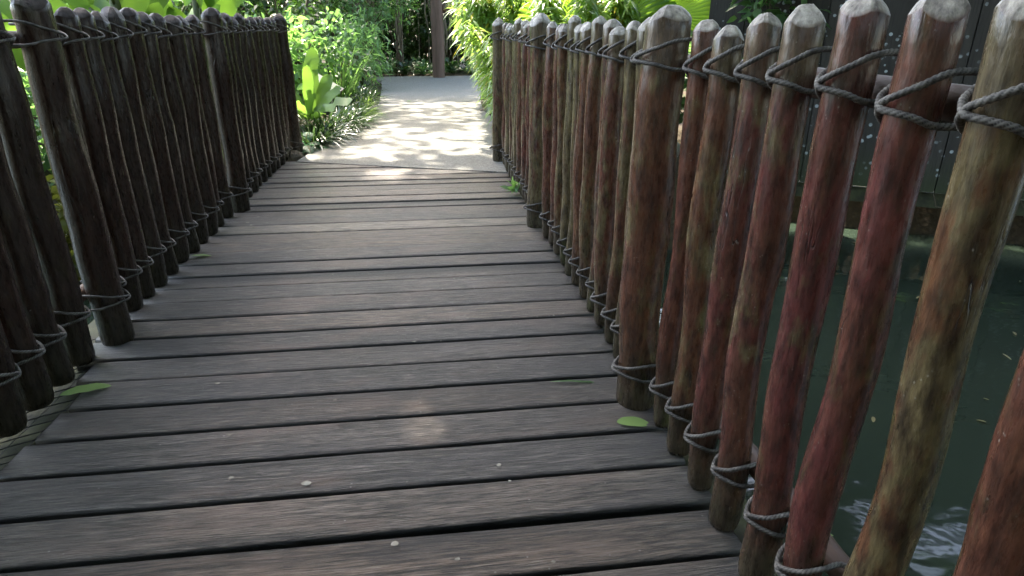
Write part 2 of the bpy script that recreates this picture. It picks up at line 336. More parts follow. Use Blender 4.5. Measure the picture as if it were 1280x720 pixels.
def tree(name,label,base,h,r,crowns,mat,per=14,Ln=.2,W=.05,t=T_DIA,group=None,bark='bark',lean=(0,0),roots=0):
    o=thing(name,label,'tree',base,group); tr=Acc()
    top=A(base[0]+lean[0],base[1]+lean[1],base[2]+h)
    n=14; P=curve(base,top,n,(rng.normal()*.1,rng.normal()*.1,0),.03*r/.1); s=np.linspace(0,1,n)
    tube(tr,P,r*(1-.55*s)*(1+.6*np.exp(-s*14)),12,mod=lambda i,ph:1+.10*np.sin(3*ph+i*.2)+.05*np.sin(7*ph+i))
    ca=Acc()
    for c,R,nt in crowns:
        PP=crown(ca,c,R,nt,per,Ln,W,t,.2,.15,.8,gaps=mat is L['canopy'])
        for p in PP[rng.permutation(len(PP))[:7]]:
            k=int(n*(.55+.4*rng.random()))-1
            tube(tr,curve(P[k],p,7,(0,0,.25),.04),np.linspace(r*.38,.012,7),6)
    build('trunk',tr,M[bark],o); build('crown',ca,mat,o)
    if roots:
        for k in range(roots):
            ra=Acc(); x=base[0]+1.0+rng.uniform(-.9,1.2); y=base[1]-.9+rng.uniform(-.6,.5); zb=rng.choice([base[2],base[2],.35,.6])
            tube(ra,curve((x+rng.normal()*.1,y,3.2),(x,y,zb),9,(0,0,0),.025),.008+.018*rng.random(),6); build('hanging_root',ra,M['palebark'],o)
    return o
def tuft(name,label,cat,c,n,Ln,W,mat,group=None,spread=.08,droop=(.5,1.0),el=(35,80)):
    o=thing(name,label,cat,c,group); a=Acc(); az=rng.random(n)*2*pi; e=np.radians(rng.uniform(*el,n))
    d=np.stack([np.cos(az)*np.cos(e),np.sin(az)*np.cos(e),np.sin(e)],-1)
    b=A(*c)+np.stack([np.cos(az),np.sin(az),np.zeros(n)],-1)*(rng.random(n)*spread)[:,None]
    nn=nz(A(0,0,1)+rng.normal(size=(n,3))*.25)
    leaves(a,b,d,nn,Ln*(.6+.6*rng.random(n)),W*(.7+.5*rng.random(n)),rng.uniform(*droop,n)*.6,T_STRAP)
    build('blades',a,mat,o); return o
def frond(acc,stemacc,base,d,length,droop,npair,pl,pw,rnd=.5,taper=True):
    """a feather frond: midrib plus two rows of leaflets"""
    d=nz(A(*d)); s=np.linspace(0,1,14); P=A(*base)+np.outer(s*length,d); P[:,2]-=droop*length*s**2
    tube(stemacc,P,np.linspace(.006,.002,14),5)
    k=np.linspace(.12,.98,npair); C=A(*base)+np.outer(k*length,d); C[:,2]-=droop*length*k**2
    T=d[None]-np.outer(2*droop*k,A(0,0,1)); T=nz(T); side=nz(np.cross(T,A(0,0,1)[None]))
    env=np.sin(pi*np.clip(.12+k*.88,0,1))**.7 if taper else np.ones(npair)
    for sg in (-1,1):
        dd=nz(side*sg+T*.45+rng.normal(size=(npair,3))*.06); nn=np.cross(side,T)
        nn=np.where(nn[:,2:3]<0,-nn,nn)
        leaves(acc,C,dd,nn,pl*env+.01,pw*(.5+.5*env),.25,T_LANCE,np.clip(rnd+rng.normal(size=npair)*.12,0,1))

# ================================================================== SETTING
WZ=-.75
def bank(x): return np.where(x<2.4,4.95,6.15-.57*(x-2.4))
xs=np.unique(np.concatenate([np.linspace(-160,-12,14),np.linspace(-12,12,97),np.linspace(12,160,14)]))
ys=np.unique(np.concatenate([np.linspace(-160,-9,14),np.linspace(-9,18,136),np.linspace(18,160,14)]))
X,Y=np.meshgrid(xs,ys,indexing='ij')
d1=Y-bank(X); d2=(-2.3)-Y
dd=np.maximum(d1,d2); k=np.clip((dd+.45)/.5,0,1); k=k*k*(3-2*k)
far=np.clip((np.hypot(X,Y-4)-16)/60,0,1)
Z=-1.25+1.21*k+ np.where(k>.95,.02*np.sin(X*3.1+1)*np.sin(Y*2.3),0)+far*6*(k>.95)*(Y>0)
Z=np.where((Y>4.3)&(np.abs(X)<1.3)&(Y<14),np.minimum(Z,-.045),Z)
g=Acc(); nx,ny=X.shape; I=np.arange(nx*ny).reshape(nx,ny)
g.add(np.stack([X,Y,Z],-1).reshape(-1,3),np.stack([I[:-1,:-1],I[1:,:-1],I[1:,1:],I[:-1,1:]],-1).reshape(-1,4))
tag(build('ground',g,M['ground']),kind='structure')
w=Acc(); w.add([(-40,-3,WZ),(40,-3,WZ),(40,5.6,WZ),(-40,5.6,WZ)],[(0,1,2,3)])
tag(build('water',w,M['water']),kind='structure')
# concrete path, one slab
pp=[(-.965,4.88),(-.90,5.35),(-.80,6.1),(-.70,7.0),(-.62,7.9),(-.60,9),(-.68,11),(-.76,12.3),(-1.0,13.2),(-.3,13.35),(.4,13.3),(1.3,13.5),(6,14.2),(6,12.4),(1.8,11.8),(.95,10.8),(.76,9.2),(.68,7.8),(.76,6.6),(.86,5.5),(.80,4.6),(.74,4.27),(.505,4.345)]
import bmesh
bm=bmesh.new(); vs=[bm.verts.new((x,y,.006)) for x,y in pp]; f=bm.faces.new(vs)
if f.normal.z<0: f.normal_flip()
bm.normal_update()
if f.normal.z<0: f.normal_flip()
r=bmesh.ops.extrude_face_region(bm,geom=[f]); 
for v in [e for e in r['geom'] if isinstance(e,bmesh.types.BMVert)]: v.co.z=.006
for v in vs: v.co.z=-.09
bmesh.ops.recalc_face_normals(bm,faces=bm.faces[:])
me=bpy.data.meshes.new('path'); bm.to_mesh(me); bm.free(); po=bpy.data.objects.new('path',me); COL.objects.link(po); me.materials.append(M['concrete']); tag(po,kind='structure')

# ================================================================== FOOTBRIDGE
br=thing('footbridge','dark weathered timber footbridge deck of wide crosswise planks between the two log fences','footbridge',(-.24,1.7,0))
pk=Acc(); pitch=.1392; y0=.879-pitch*16; n=0; y=y0; seams=[]
PALE={21:1.0,25:.93,28:.86,30:.88,13:.72,33:.95}
while y<4.9:
    r=rng.uniform(.02,.86)
    kk=int(round((y-.879)/pitch))+5
    r=PALE.get(kk-0,r)
    gap=.0085+.005*rng.random(); th=.036
    xl=-1.085+rng.normal()*.006 if y>1.72 or y<0 else -1.0+rng.normal()*.014
    xr=.575+rng.normal()*.008
    tilt=rng.normal()*.0018; yaw=rng.normal()*.0022; zo=rng.normal()*.0007
    nseg=24; xx=np.linspace(xl,xr,nseg)
    ya=y+gap/2+yaw*(xx+.24)+np.cumsum(rng.normal(size=nseg))*.0004; yb=y+pitch-gap/2+yaw*(xx+.24)+np.cumsum(rng.normal(size=nseg))*.0004
    b=.0035
    # cross-section: rounded arrises, faint cup
    prof=lambda i:[(ya[i],-th),(ya[i],-b*1.6),(ya[i]+b,-b*.3),(ya[i]+3*b,0),((ya[i]+yb[i])/2,-.0008),(yb[i]-3*b,0),(yb[i]-b,-b*.3),(yb[i],-b*1.6),(yb[i],-th)]
    V=[];K=9
    for i in range(nseg):
        for (q,z) in prof(i): V.append((xx[i],q,z+zo+tilt*(q-y)/pitch*2))
    F=[(i*K+j,i*K+j+1,(i+1)*K+j+1,(i+1)*K+j) for i in range(nseg-1) for j in range(K-1)]
    F+=[(i*K+K-1,i*K,(i+1)*K,(i+1)*K+K-1) for i in range(nseg-1)]
    # ends
    for e,flip in ((0,0),((nseg-1)*K,1)):
        for j in range(4):
            q=(e+j,e+8-j,e+7-j,e+j+1); F.append(q if not flip else q[::-1])
    F=[f[::-1] for f in F]
    pk.add(V,F,r); y+=pitch
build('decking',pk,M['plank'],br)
for x in (-1.12,.60,-.24):
    b=Acc(); box(b,(x-.075 if x>-1 else x-.10,-1.3,-.20),(x+.075 if x>-1 else x+.145,4.95,-.037),bev=.008); build('beam',b,M['beam'],br)
nt=Acc()
for k in range(26):
    yy=.9+k*.045+rng.normal()*.005; tube(nt,curve((-1.21,yy-.03,-.03),(-.985,yy+.10,-.024),5,(0,0,.006)),.0017,4,cap=False)
for k in range(5):
    tube(nt,curve((-1.19+k*.045,.85,-.024),(-1.19+k*.045,2.05,-.024),9,(0,0,0),.003),.0014,4,cap=False)
build('netting',nt,M['wire'],br)

# ================================================================== LOG FENCES
def log_post(x,y,z0,z1,r,lean,fine=1.0,big=False):
    a=Acc(); ns=20 if fine>0 else 12; nr=46 if fine>0 else 24
    H=z1-z0; zz=np.concatenate([np.linspace(0,.03,4)[:-1],np.linspace(.03,H-.062,nr)])
    ph=np.linspace(0,2*pi,ns,endpoint=False)
    p1,p2=rng.random(2)*6; bow=(.007 if not big else .006)
    cx=bow*np.sin(zz/H*3.2+p1)+.003*np.sin(zz*14+p2)+lean[0]*zz/H; cy=bow*np.sin(zz/H*2.7+p2)+.003*np.sin(zz*11+p1)+lean[1]*zz/H
    cx-=cx[0]; cy-=cy[0]; cx+=(lean[0]-cx[-1])*zz/H; cy+=(lean[1]-cy[-1])*zz/H
    rad=r*(1.03-.06*zz/H+.03*np.sin(zz*9+p1)+.02*np.sin(zz*23+p2))
    rad[:3]*=np.array([.86,.95,.99])
    RR=np.repeat(rad[:,None],ns,1)*(1+.035*np.sin(2*ph+p1)[None]+.02*np.sin(3*ph+zz[:,None]*4+p2))
    RR*=1+.025*rng.normal(size=(6,))[:,None][np.minimum((zz/H*6).astype(int),5)]*np.ones(ns)[None]*.3
    for _ in range(5 if big else 3):
        zk=rng.uniform(.18,H-.15); pk_=rng.random()*2*pi; am=rng.uniform(.03,.13); wz=rng.uniform(.012,.03)
        da=np.angle(np.exp(1j*(ph-pk_)))
        RR+=r*am*np.exp(-((zz[:,None]-zk)/wz)**2)*np.exp(-(da[None]/.55)**2)
    V=np.stack([cx[:,None]+RR*np.cos(ph)[None],cy[:,None]+RR*np.sin(ph)[None],np.repeat(zz[:,None],ns,1)],-1)
    # hand-carved top: a few flat facets running up to a blunt tip
    base=V[-1].copy(); c0=A(cx[-1],cy[-1],0); nf=rng.integers(5,7); po=rng.random()*6
    tipo=A(rng.normal()*.12*r,rng.normal()*.12*r,0)
    tops=[]; caps=[]; ka=po+np.arange(nf)*2*pi/nf+rng.normal(size=nf)*.22; off=rng.uniform(.05,.40,nf); sl=rng.uniform(.55,1.15,nf); tl=rng.random()*6; tt=rng.uniform(.08,.34)
    for s_ in (1.,.97,.9,.8,.68,.55,.42,.28,.14):
        q=(base[:,:2]-c0[:2])*s_; un=q/r
        drop=np.max(np.maximum(0,(un@np.stack([np.cos(ka),np.sin(ka)])-off)*sl),axis=1)*r+tt*r*(un@np.array([cos(tl),sin(tl)])+1)*.5+(.25*r*s_**6)
        q=np.concatenate([c0[:2]+q,(H-np.minimum(drop,.058))[:,None]],1)
        tops.append(q); caps.append(min(1,(1-s_)*14))
    V=np.concatenate([V]+[t[None] for t in tops]); nR=len(V)
    rn=np.zeros((nR,ns)); 
    for i,cv in enumerate(caps): rn[nR-9+i]=cv
    tip=V[-1].mean(0)+A(0,0,.001); bot=V[0].mean(0)
    VV=np.concatenate([V.reshape(-1,3),tip[None],bot[None]]); rn=np.concatenate([rn.ravel(),[1,0]])
    VV+=A(x,y,z0); off=0
    i=np.arange(nR-1)[:,None]*ns; j=np.arange(ns)[None]; j2=(j+1)%ns
    F=np.stack([i+j,i+j2,i+ns+j2,i+ns+j],-1).reshape(-1,4)
    j=j[0]; j2=j2[0]; m=-10**9
    F=np.concatenate([F,np.stack([j+(nR-1)*ns,j2+(nR-1)*ns,np.full(ns,nR*ns),np.full(ns,m)],-1),np.stack([j2,j,np.full(ns,nR*ns+1),np.full(ns,m)],-1)])
    a.add(VV,F,rn); a.f[-1]=np.where(a.f[-1]<-10**6,-1,a.f[-1])
    return a,cx,cy,zz+z0
def catmull(P,step):
    P=np.asarray(P); out=[]
    Q=np.concatenate([2*P[:1]-P[1:2],P,2*P[-1:]-P[-2:-1]])
    for i in range(len(P)-1):
        p0,p1,p2,p3=Q[i:i+4]; n=max(2,int(np.linalg.norm(p2-p1)/step)); t=np.linspace(0,1,n,endpoint=False)[:,None]
        out.append(.5*((2*p1)+(-p0+p2)*t+(2*p0-5*p1+4*p2-p3)*t**2+(-p0+3*p1-3*p2+p3)*t**3))
    return np.concatenate(out+[P[-1:]])
def rope(acc,posts,side,zf,rail_off):
    """one continuous lashing: round each log and the rail behind it, on to the next log. side=+1: deck lies at -x"""
    rp=.0038; paths=[]
    for (x,y,r,lx,ly,ht) in posts:
        z=zf(y)+rng.normal()*.004; s=-side     # s = sign of the deck-facing side
        R=r*1.05+rp*.9; x=x+lx(z); y=y+ly(z)
        back=rail_off-(s*x)*-1 if False else None
        pts=[]
        def P(a,b,dz): pts.append((x+s*b,y+a,z+dz))
        k=1. if ht<1.2 and z>.4 else .8
        P(R*1.02,-(r+.004),.034*k); P(R*1.06,-.004,.028*k)
        for th in (35,65,90,115,145):
            q=radians(th); e=1+.20*math.exp(-((th-90)/28)**2); P(R*cos(q),R*sin(q)*e,k*(.024-.036*th/180)-.004*math.exp(-((th-90)/30)**2))
        P(-R*1.04,-.006,-.014*k); P(-R*.95,-(r+.03),-.014*k); P(-R*.3,-(r+.060),-.012*k); P(R*.5,-(r+.060),-.012*k); P(R*1.0,-(r+.03),-.018*k); P(R*1.05,-.004,-.022*k)
        for th in (35,65,90,115,145):
            q=radians(th); e=1.0+.14*math.exp(-((th-95)/25)**2); P(R*cos(q),R*sin(q)*e,k*(-.022+.064*th/180))
        P(-R*1.04,-.006,.043*k); P(-R*1.0,-(r+.012),.044*k)
        paths.append((y,pts))
    allp=[p for _,pp_ in paths for p in pp_]
    # split at y for resolution
    near=[p for yy,pp_ in paths if yy<1.9 for p in pp_]; farp=[p for yy,pp_ in paths if yy>=1.9 for p in pp_]
    if farp:
        if near: farp=farp+near[:1]
        C=catmull(farp,.006); tube(acc,C,rp,7,.55,mod=None)
    if near:
        C=catmull(near,.0016); n=len(C); sd=12
        st=np.concatenate([[0],np.cumsum(np.linalg.norm(np.diff(C,axis=0),axis=1))])
        md=lambda i,ph: 1+.36*(np.abs(np.cos(1.5*ph+st[i]*2*pi/.0105*.75))-.62)
        k0=acc.n; tube(acc,C,rp*1.06,sd,0.,mod=md)
        gi=np.arange(n)[:,None]; pv=np.linspace(0,2*pi,sd,endpoint=False)[None]
        v=np.abs(np.cos(1.5*pv+st[gi]*2*pi/.0105*.75)); acc.r[-1]=np.concatenate([v.ravel(),[.5,.5]])
def fence(name,label,side,pales,bigs,xp,xb,hp,hb,rt,rb,z0,special={}):
    cy=np.mean(pales+bigs); o=thing(name,label,'fence',(xp,cy,0))
    rec=[]
    for y in sorted(pales+bigs,reverse=True):
        b=y in bigs; r=(.050 if b else rng.uniform(.0262,.0305)+(.0105 if side<0 else 0)); lean=(rng.normal()*.004,rng.normal()*.006)
        x=(xb if b else xp)+rng.normal()*.0025
        h=(hb if b else hp)+rng.normal()*(.006 if b else .012)
        tone=(np.clip(rng.normal(.36,.2),0,1),np.clip(rng.normal(.5+.12*(y>2.2),.2),0,1))
        if round(y,3) in special: r,h,*tone=special[round(y,3)]; lean=(0,0); x=xb if b else xp
        a,cx_,cy_,zz_=log_post(x,y,z0-(.012 if b else -rng.random()*.008),h,r,lean,1 if y<3.3 else 0,b)
        ob=build('post' if b else 'pale',a,M['post' if side>0 else 'shadepost'],o,(x,y,0)); ob.color=(*tone,0,1)
        rv=np.empty(len(ob.data.vertices),np.float32); ob.data.attributes['rnd'].data.foreach_get('value',rv)
        ob.data.polygons.foreach_set('use_smooth',np.array([min(rv[i] for i in p.vertices)<.3 for p in ob.data.polygons]))
        rec.append((x,y,r,lambda z,c=cx_,q=zz_:np.interp(z,q,c),lambda z,c=cy_,q=zz_:np.interp(z,q,c),h))
    ends=(min(pales+bigs)-.1,max(pales+bigs)+.02)
    for zf in (rt,rb):
        a=Acc(); rx=xp+side*(.032+.026); ps=np.linspace(ends[0],ends[1],40); P=np.stack([np.full(40,rx)+.003*np.sin(ps*3),ps,np.array([zf(v) for v in ps])-.004],-1)
        tube(a,P,.023*(1+.06*np.sin(ps*7)),10); build('rail',a,M['rail'],o)
        a=Acc(); rope(a,rec,side,zf,0); build('lashing_rope',a,M['rope'],o)
    return o
R_b=[4.74,3.08,1.43,-.10]
R_p=list(np.linspace(4.60,3.22,12))+[2.88,2.75,2.63,2.50,2.38,2.26,2.14,2.02,1.90,1.78,1.67,1.56]+[1.31,1.20,1.075,.955,.82,.695,.575,.43,.31,.19,.07]+[-.27,-.39,-.51,-.63,-.75]
fence('log_fence','fence of worn reddish brown logs lashed with grey rope beside the open dark water',1,R_p,R_b,.562,.528,.955,.99,lambda y:.862,lambda y:.10+(.045*max(0,min(1,(1.4-y)/.5))),.0,{1.31:(.0262,.955,.42,.25),1.20:(.0285,.945,.50,.42),1.075:(.0285,.965,.15,.40),.955:(.0292,.975,.05,.45),.82:(.0298,.985,.12,.25),.695:(.0298,.985,.10,.22),.575:(.0318,.985,.90,.68),.43:(.031,.98,.45,.35),1.43:(.050,.99,.52,.42)})
L_b=[5.22,3.57,2.0,.42]
L_p=list(np.linspace(5.09,3.72,11))+[3.42,3.28,3.14,3.0,2.87,2.74,2.61,2.48,2.36,2.24,2.12]+[1.86,1.74,1.62,1.50,1.38,1.26,1.14,1.02,.9,.78,.66,.54]+[.28,.16,.04,-.08,-.2,-.32]
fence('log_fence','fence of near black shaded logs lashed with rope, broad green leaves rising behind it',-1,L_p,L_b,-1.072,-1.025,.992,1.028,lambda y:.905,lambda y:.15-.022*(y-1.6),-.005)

# ================================================================== TIMBER WALL ACROSS THE WATER
wo=thing('timber_wall','dark weathered vertical board wall spotted with pale lichen above the far water edge','wall',(3.5,4.8,-.3))
p0=A(2.35,5.44); dv=nz(A(1.02,-.58)); nv=A(dv[1],-dv[0])  # nv faces the stream
wa=Acc(); s=0.
while s<5.2:
    bw=rng.uniform(.24,.34); z1=1.75+rng.normal()*.01; g_=.005+.004*rng.random(); of=rng.normal()*.004
    def J(V,s=s,bw=bw,of=of):
        q=p0[None]+np.outer(V[:,0],dv)+np.outer(V[:,1]+of,nv); return np.column_stack([q,V[:,2]])
    box(wa,(s,-.03,-.29+rng.normal()*.01),(s+bw-g_,0,z1),rng.random(),0,J); s+=bw
build('boards',wa,M['wall'],wo,smooth=False)

def along(acc,s0,s1,d0,d1,z0,z1):
    def J(V): q=p0[None]+np.outer(V[:,0],dv)+np.outer(V[:,1],nv); return np.column_stack([q,V[:,2]])
    box(acc,(s0,d0,z0),(s1,d1,z1),.3,0,J)
b=Acc(); along(b,0,5.2,-.10,-.04,-.27,1.74); build('backing',b,M['wall'],wo,smooth=False)
b=Acc(); along(b,-.02,5.25,-.106,.035,1.765,1.81); build('capping',b,M['wall'],wo,smooth=False)
b=Acc(); along(b,0,5.2,-.14,-.05,-.42,-.30); build('sill_beam',b,M['beam'],wo,smooth=False)
for k in range(6):
    b=Acc(); q=p0+dv*(.3+k*.95)+nv*-.12; tube(b,curve((q[0],q[1],-1.2),(q[0],q[1],-.43),6,(0,0,0),.004),.05,9); build('pile',b,M['bark'],wo)
b=Acc()
for k in range(24):
    q=p0+dv*rng.uniform(.3,5)+nv*rng.uniform(-.03,.02); e=q+dv*rng.normal()*.12+nv*rng.uniform(0,.08); tube(b,curve((*q,-.30),(*e,-.30-rng.uniform(.15,.4)),6,(0,0,0),.012),.004,5)
build('rootlets',b,M['brownstem'],wo)

# ================================================================== GATE POST AT THE END OF THE PATH
po=thing('timber_post','thick round brown timber post with a crossbeam at the end of the path','post',(.29,13.0,0))
a=Acc(); zz=np.linspace(-.1,3.2,30); tube(a,np.stack([.29+.01*np.sin(zz*2),np.full(30,13.0),zz],-1),.115*(1+.03*np.sin(zz*3)),16); build('post',a,M['pergola'],po)
a=Acc(); tube(a,curve((.39,13.02,1.22),(3.2,13.3,1.24),8,(0,0,0),.004),.075,12); build('crossbeam',a,M['pergola'],po)
a=Acc(); tube(a,curve((-1.6,13.0,3.1),(3.2,13.1,3.12),8,(0,0,0),.004),.08,12); build('crossbeam',a,M['pergola'],po)
a=Acc(); zz=np.linspace(-.1,3.2,20); tube(a,np.stack([np.full(20,3.2),np.full(20,13.3),zz],-1),.115,16); build('post',a,M['pergola'],po)

# ================================================================== PLANTS, LEFT BED
def rock(name,label,c,R,group=None):
    o=bpy.data.objects.new(name,None); a=Acc(); n=14; m=9
    th=np.linspace(.02,pi-.02,m)[:,None]; ph=np.linspace(0,2*pi,n,endpoint=False)[None]
    D=np.stack([np.sin(th)*np.cos(ph),np.sin(th)*np.sin(ph),np.cos(th)*np.ones_like(ph)],-1).reshape(-1,3)
    rr=lump(D,8,.5)*(1+rng.normal(size=len(D))*.04); V=A(*c)+D*rr[:,None]*A(*R)
    i=np.arange(m-1)[:,None]*n; j=np.arange(n)[None]; j2=(j+1)%n
    a.add(V,np.stack([i+j,i+n+j,i+n+j2,i+j2],-1).reshape(-1,4)); bpy.data.objects.remove(o)
    return tag(build(name,a,M['rock'],origin=c),label,'rock',group)
nf=thing('birds_nest_fern',"bird's nest fern with broad upright bright green fronds on a brown rock beside the path",'fern',(-1.03,5.95,.20))
def bigleaf(acc,rib,base,d,Ln,W,droop,t=T_BROAD,rnd=.5,wave=.012,nrm=(0,-.6,.8),ribr=.005):
    base=A(*base); d=nz(A(*d)); k0=acc.n
    leaves(acc,base[None],d[None],A(*nrm)[None],Ln,W,droop,t,np.array([rnd]),wave)
    s=np.linspace(0,.97,12); P=base+np.outer(s*Ln,d); P[:,2]-=droop*Ln*s**2
    tube(rib,P+nz(A(*nrm))*.002,np.linspace(ribr,ribr*.3,12),5)
for (d,Ln,W,dr,rn,nr) in [((.07,-.03,1),.38,.037,.03,.75,(-.1,-1,.2)),((.80,-.30,.62),.40,.046,.22,.45,(-.5,-.5,.75)),((.66,.1,.85),.36,.04,.18,.65,(-.4,-.7,.5)),((.10,.25,1),.52,.055,.05,.25,(-.2,-1,.1)),((-.6,-.2,.75),.34,.04,.2,.7,(.5,-.5,.7)),((-.25,-.5,.8),.28,.036,.3,.8,(0,.3,.9)),((.35,.4,.85),.42,.045,.15,.4,(0,-.8,.5)),((-.5,.4,.8),.40,.045,.2,.5,(.3,-.7,.5)),((.5,-.5,.5),.20,.03,.3,.6,(0,.5,.9))]:
    a=Acc(); rb=Acc(); bigleaf(a,rb,(-1.0+.03*d[0],5.85+.03*d[1],.18),d,Ln*1.22,W*1.25,dr,rnd=rn,nrm=nr,wave=.05,t=T_NEST); fo=build('frond',a,L['nest'],nf); build('midrib',rb,M['stem'],fo)
a=Acc(); crown(a,(-1.03,5.95,.16),(.10,.10,.07),60,3,.10,.008,T_LANCE,.6); build('root_ball',a,M['brownstem'],nf)
rock('rock','brown rock under the broad fronded fern in the left bed',(-1.02,5.98,.04),(.14,.13,.12))
rock('rock','small pale stone at the foot of the end log where planks meet concrete',(-1.03,5.12,-.01),(.07,.06,.05))
rock('rock','low flat stone at the path edge below the drooping bright leaves',(.74,7.75,.0),(.10,.07,.045))
ff=thing('fern','small blue green feathery fern at the path edge beside the end of the dark fence','fern',(-1.05,5.55,0))
a=Acc(); st=Acc()
for k in range(16):
    az=rng.uniform(0,2*pi); e=radians(rng.uniform(25,75)); frond(a,st,(-.98,5.42,0),(cos(az)*cos(e),sin(az)*cos(e),sin(e)),rng.uniform(.22,.34),.55,16,.05,.008,rng.random())
build('leaflets',a,L['fern'],ff); build('stalk',st,M['stem'],ff)
sp=tuft('spider_plant','pale arching strap leaved plant between the end log and the broad fronded fern','plant',(-1.18,5.72,.18),60,.34,.007,L['grass'],None,.05,(.8,1.5),(40,85))
pn=thing('display_panel','small slanted dark framed panel with pale green face behind the broad fronds','panel',(-.93,6.6,0))
def rotbox(acc,c,half,ax,ay,az):
    box(acc,-A(*half),A(*half),0,0,lambda V:A(*c)+np.outer(V[:,0],ax)+np.outer(V[:,1],ay)+np.outer(V[:,2],az))
ax=nz(A(.8,-.25,-.45)); az=nz(np.cross(ax,A(.2,.9,.35))); az=az if az[2]>0 else -az; ay=np.cross(az,ax)
a=Acc(); rotbox(a,(-.95,6.6,.40),(.15,.11,.010),ax,ay,az); build('frame',a,M['paneldark'],pn,smooth=False)
a=Acc(); rotbox(a,A(-.95,6.6,.40)+az*.012,(.13,.09,.004),ax,ay,az); build('face',a,M['panelface'],pn,smooth=False)
a=Acc(); tube(a,curve((-.95,6.62,-.05),(-.95,6.62,.39),5),.02,8); build('leg',a,M['paneldark'],pn)
# strap-leaved border
lil=[(-.95,5.6),(-.88,5.85),(-.93,6.15),(-.80,6.35),(-.98,6.45),(-.78,6.7),(-.92,6.85),(-.68,7.0),(-.82,7.2),(-.66,7.45),(-1.0,7.3),(-.85,7.65),(-.75,8.1),(-.98,8.0),(-.8,8.6),(-1.02,8.6),(-1.0,6.75),(-.85,9.2),(-1.05,9.6),(-.9,10.2)]
for i,(x,y) in enumerate(lil):
    if i in (9,7,12): tuft('grass_tuft',['fresh lime green grass tuft spilling over the path edge by the dark glossy tufts','fresh lime green grass tuft nearest the bridge in the border','last lime green grass tuft along the left border'][[9,7,12].index(i)],'grass tuft',(x,y,0),170,.30,.0045,L['grass'],'lime green grass tufts',.10,(.7,1.4),(30,85))
    else: tuft('lilyturf_tuft','dark glossy strap leaved tuft arching in the border along the left path edge','plant',(x,y,0),150,.40+.06*rng.random(),.0075,L['lily'],'glossy strap leaved tufts bordering the path',.12,(.6,1.4),(25,80))
tuft('reed_plant','upright bright green blades standing above the glossy tufts','plant',(-.93,7.6,.1),26,.75,.016,L['bright'],None,.06,(.1,.5),(60,86))
shrub('shrub','pale leaved bushy shrub behind the broad fronded fern','shrub',(-1.45,7.3,.55),(.55,.5,.55),130,7,.10,.030,T_OVAL,L['bright'],droop=.2)
shrub('shrub','white flecked shiny leaved shrub right behind the slanted panel','shrub',(-.98,7.75,.62),(.36,.4,.42),100,7,.085,.022,T_OVAL,L['mid'],droop=.2)
shrub('shrub','low dense green shrub between fence end and pale shrub','shrub',(-1.65,6.35,.3),(.45,.45,.40),90,6,.10,.030,T_OVAL,L['mid'])
shrub('shrub','feathery light green shrub next to the dark opening in the trees','shrub',(-.95,10.6,.62),(.42,.5,.42),120,8,.14,.012,T_LANCE,L['bright'],droop=.35)
shrub('shrub','tall dark small leaved shrub rising over the left border','shrub',(-1.7,9.0,1.1),(.85,.7,.95),260,9,.085,.024,T_DIA,L['dark'])
shrub('shrub','tall mixed green shrub at the middle of the left thicket','shrub',(-1.25,11.9,1.3),(.75,.7,1.1),260,9,.09,.025,T_DIA,L['mid'])
shrub('shrub','broad thicket shrub behind the end of the dark fence','shrub',(-3.1,8.2,1.1),(1.1,.9,1.2),330,9,.10,.03,T_DIA,L['mid'])
shrub('shrub','deep green thicket shrub farther back on the left','shrub',(-3.6,11.2,1.6),(1.6,1.1,1.6),420,10,.12,.035,T_DIA,L['dark'])
shrub('shrub','tall dark thicket at the very back left','shrub',(-2.6,14.2,1.8),(1.9,.9,1.8),460,10,.13,.04,T_DIA,L['dark'])
# end of the path: dark hollow, low broad leaves, hanging roots
for i,(x,y) in enumerate([(-.75,13.75),(-.35,13.7),(.02,13.85),(.55,13.8),(.95,13.9),(-.1,14.3),(.5,14.4),(-.65,14.35)]):
    o=thing('ground_plant','low dark broad leaved plant in the shaded bed at the path end','plant',(x,y,-.03),'broad leaved plants in the bed at the path end'); a=Acc(); n=46
    az_=rng.random(n)*2*pi; e=np.radians(rng.uniform(20,70,n)); d=np.stack([np.cos(az_)*np.cos(e),np.sin(az_)*np.cos(e),np.sin(e)],-1)
    leaves(a,A(x,y,0)+d*A(.18,.18,.25)*rng.random((n,1)),d,nz(A(0,-.2,1)+rng.normal(size=(n,3))*.2),.24,.045,.5,T_OVAL); build('foliage',a,L['dark'] if i%2 else L['mid'],o)
tree('fig_tree','dark fig tree hung with pale aerial roots at the end of the path',(-1.35,16.0,-.03),4.2,.16,[((-.6,14.6,3.9),(2.4,1.9,1.2),340)],L['dark'],9,.20,.06,roots=26)
tree('tree','slim straight tree left of the hanging roots',(-1.9,12.7,-.03),4.5,.07,[((-2.2,13.2,4.2),(1.7,1.7,1.0),200)],L['mid'],9,.18,.055)
tree('tree','pale trunked tree behind the left thicket',(-2.75,9.8,-.03),4.6,.11,[((-4.3,10.8,5.3),(1.6,1.6,1.0),120)],L['mid'],9,.18,.055,bark='palebark')
tree('tree','tree with a stout trunk right of the brown crossbeam',(1.9,15.5,-.03),4.5,.17,[((1.8,15.2,4.0),(2.3,1.8,1.2),300)],L['dark'],9,.20,.06)
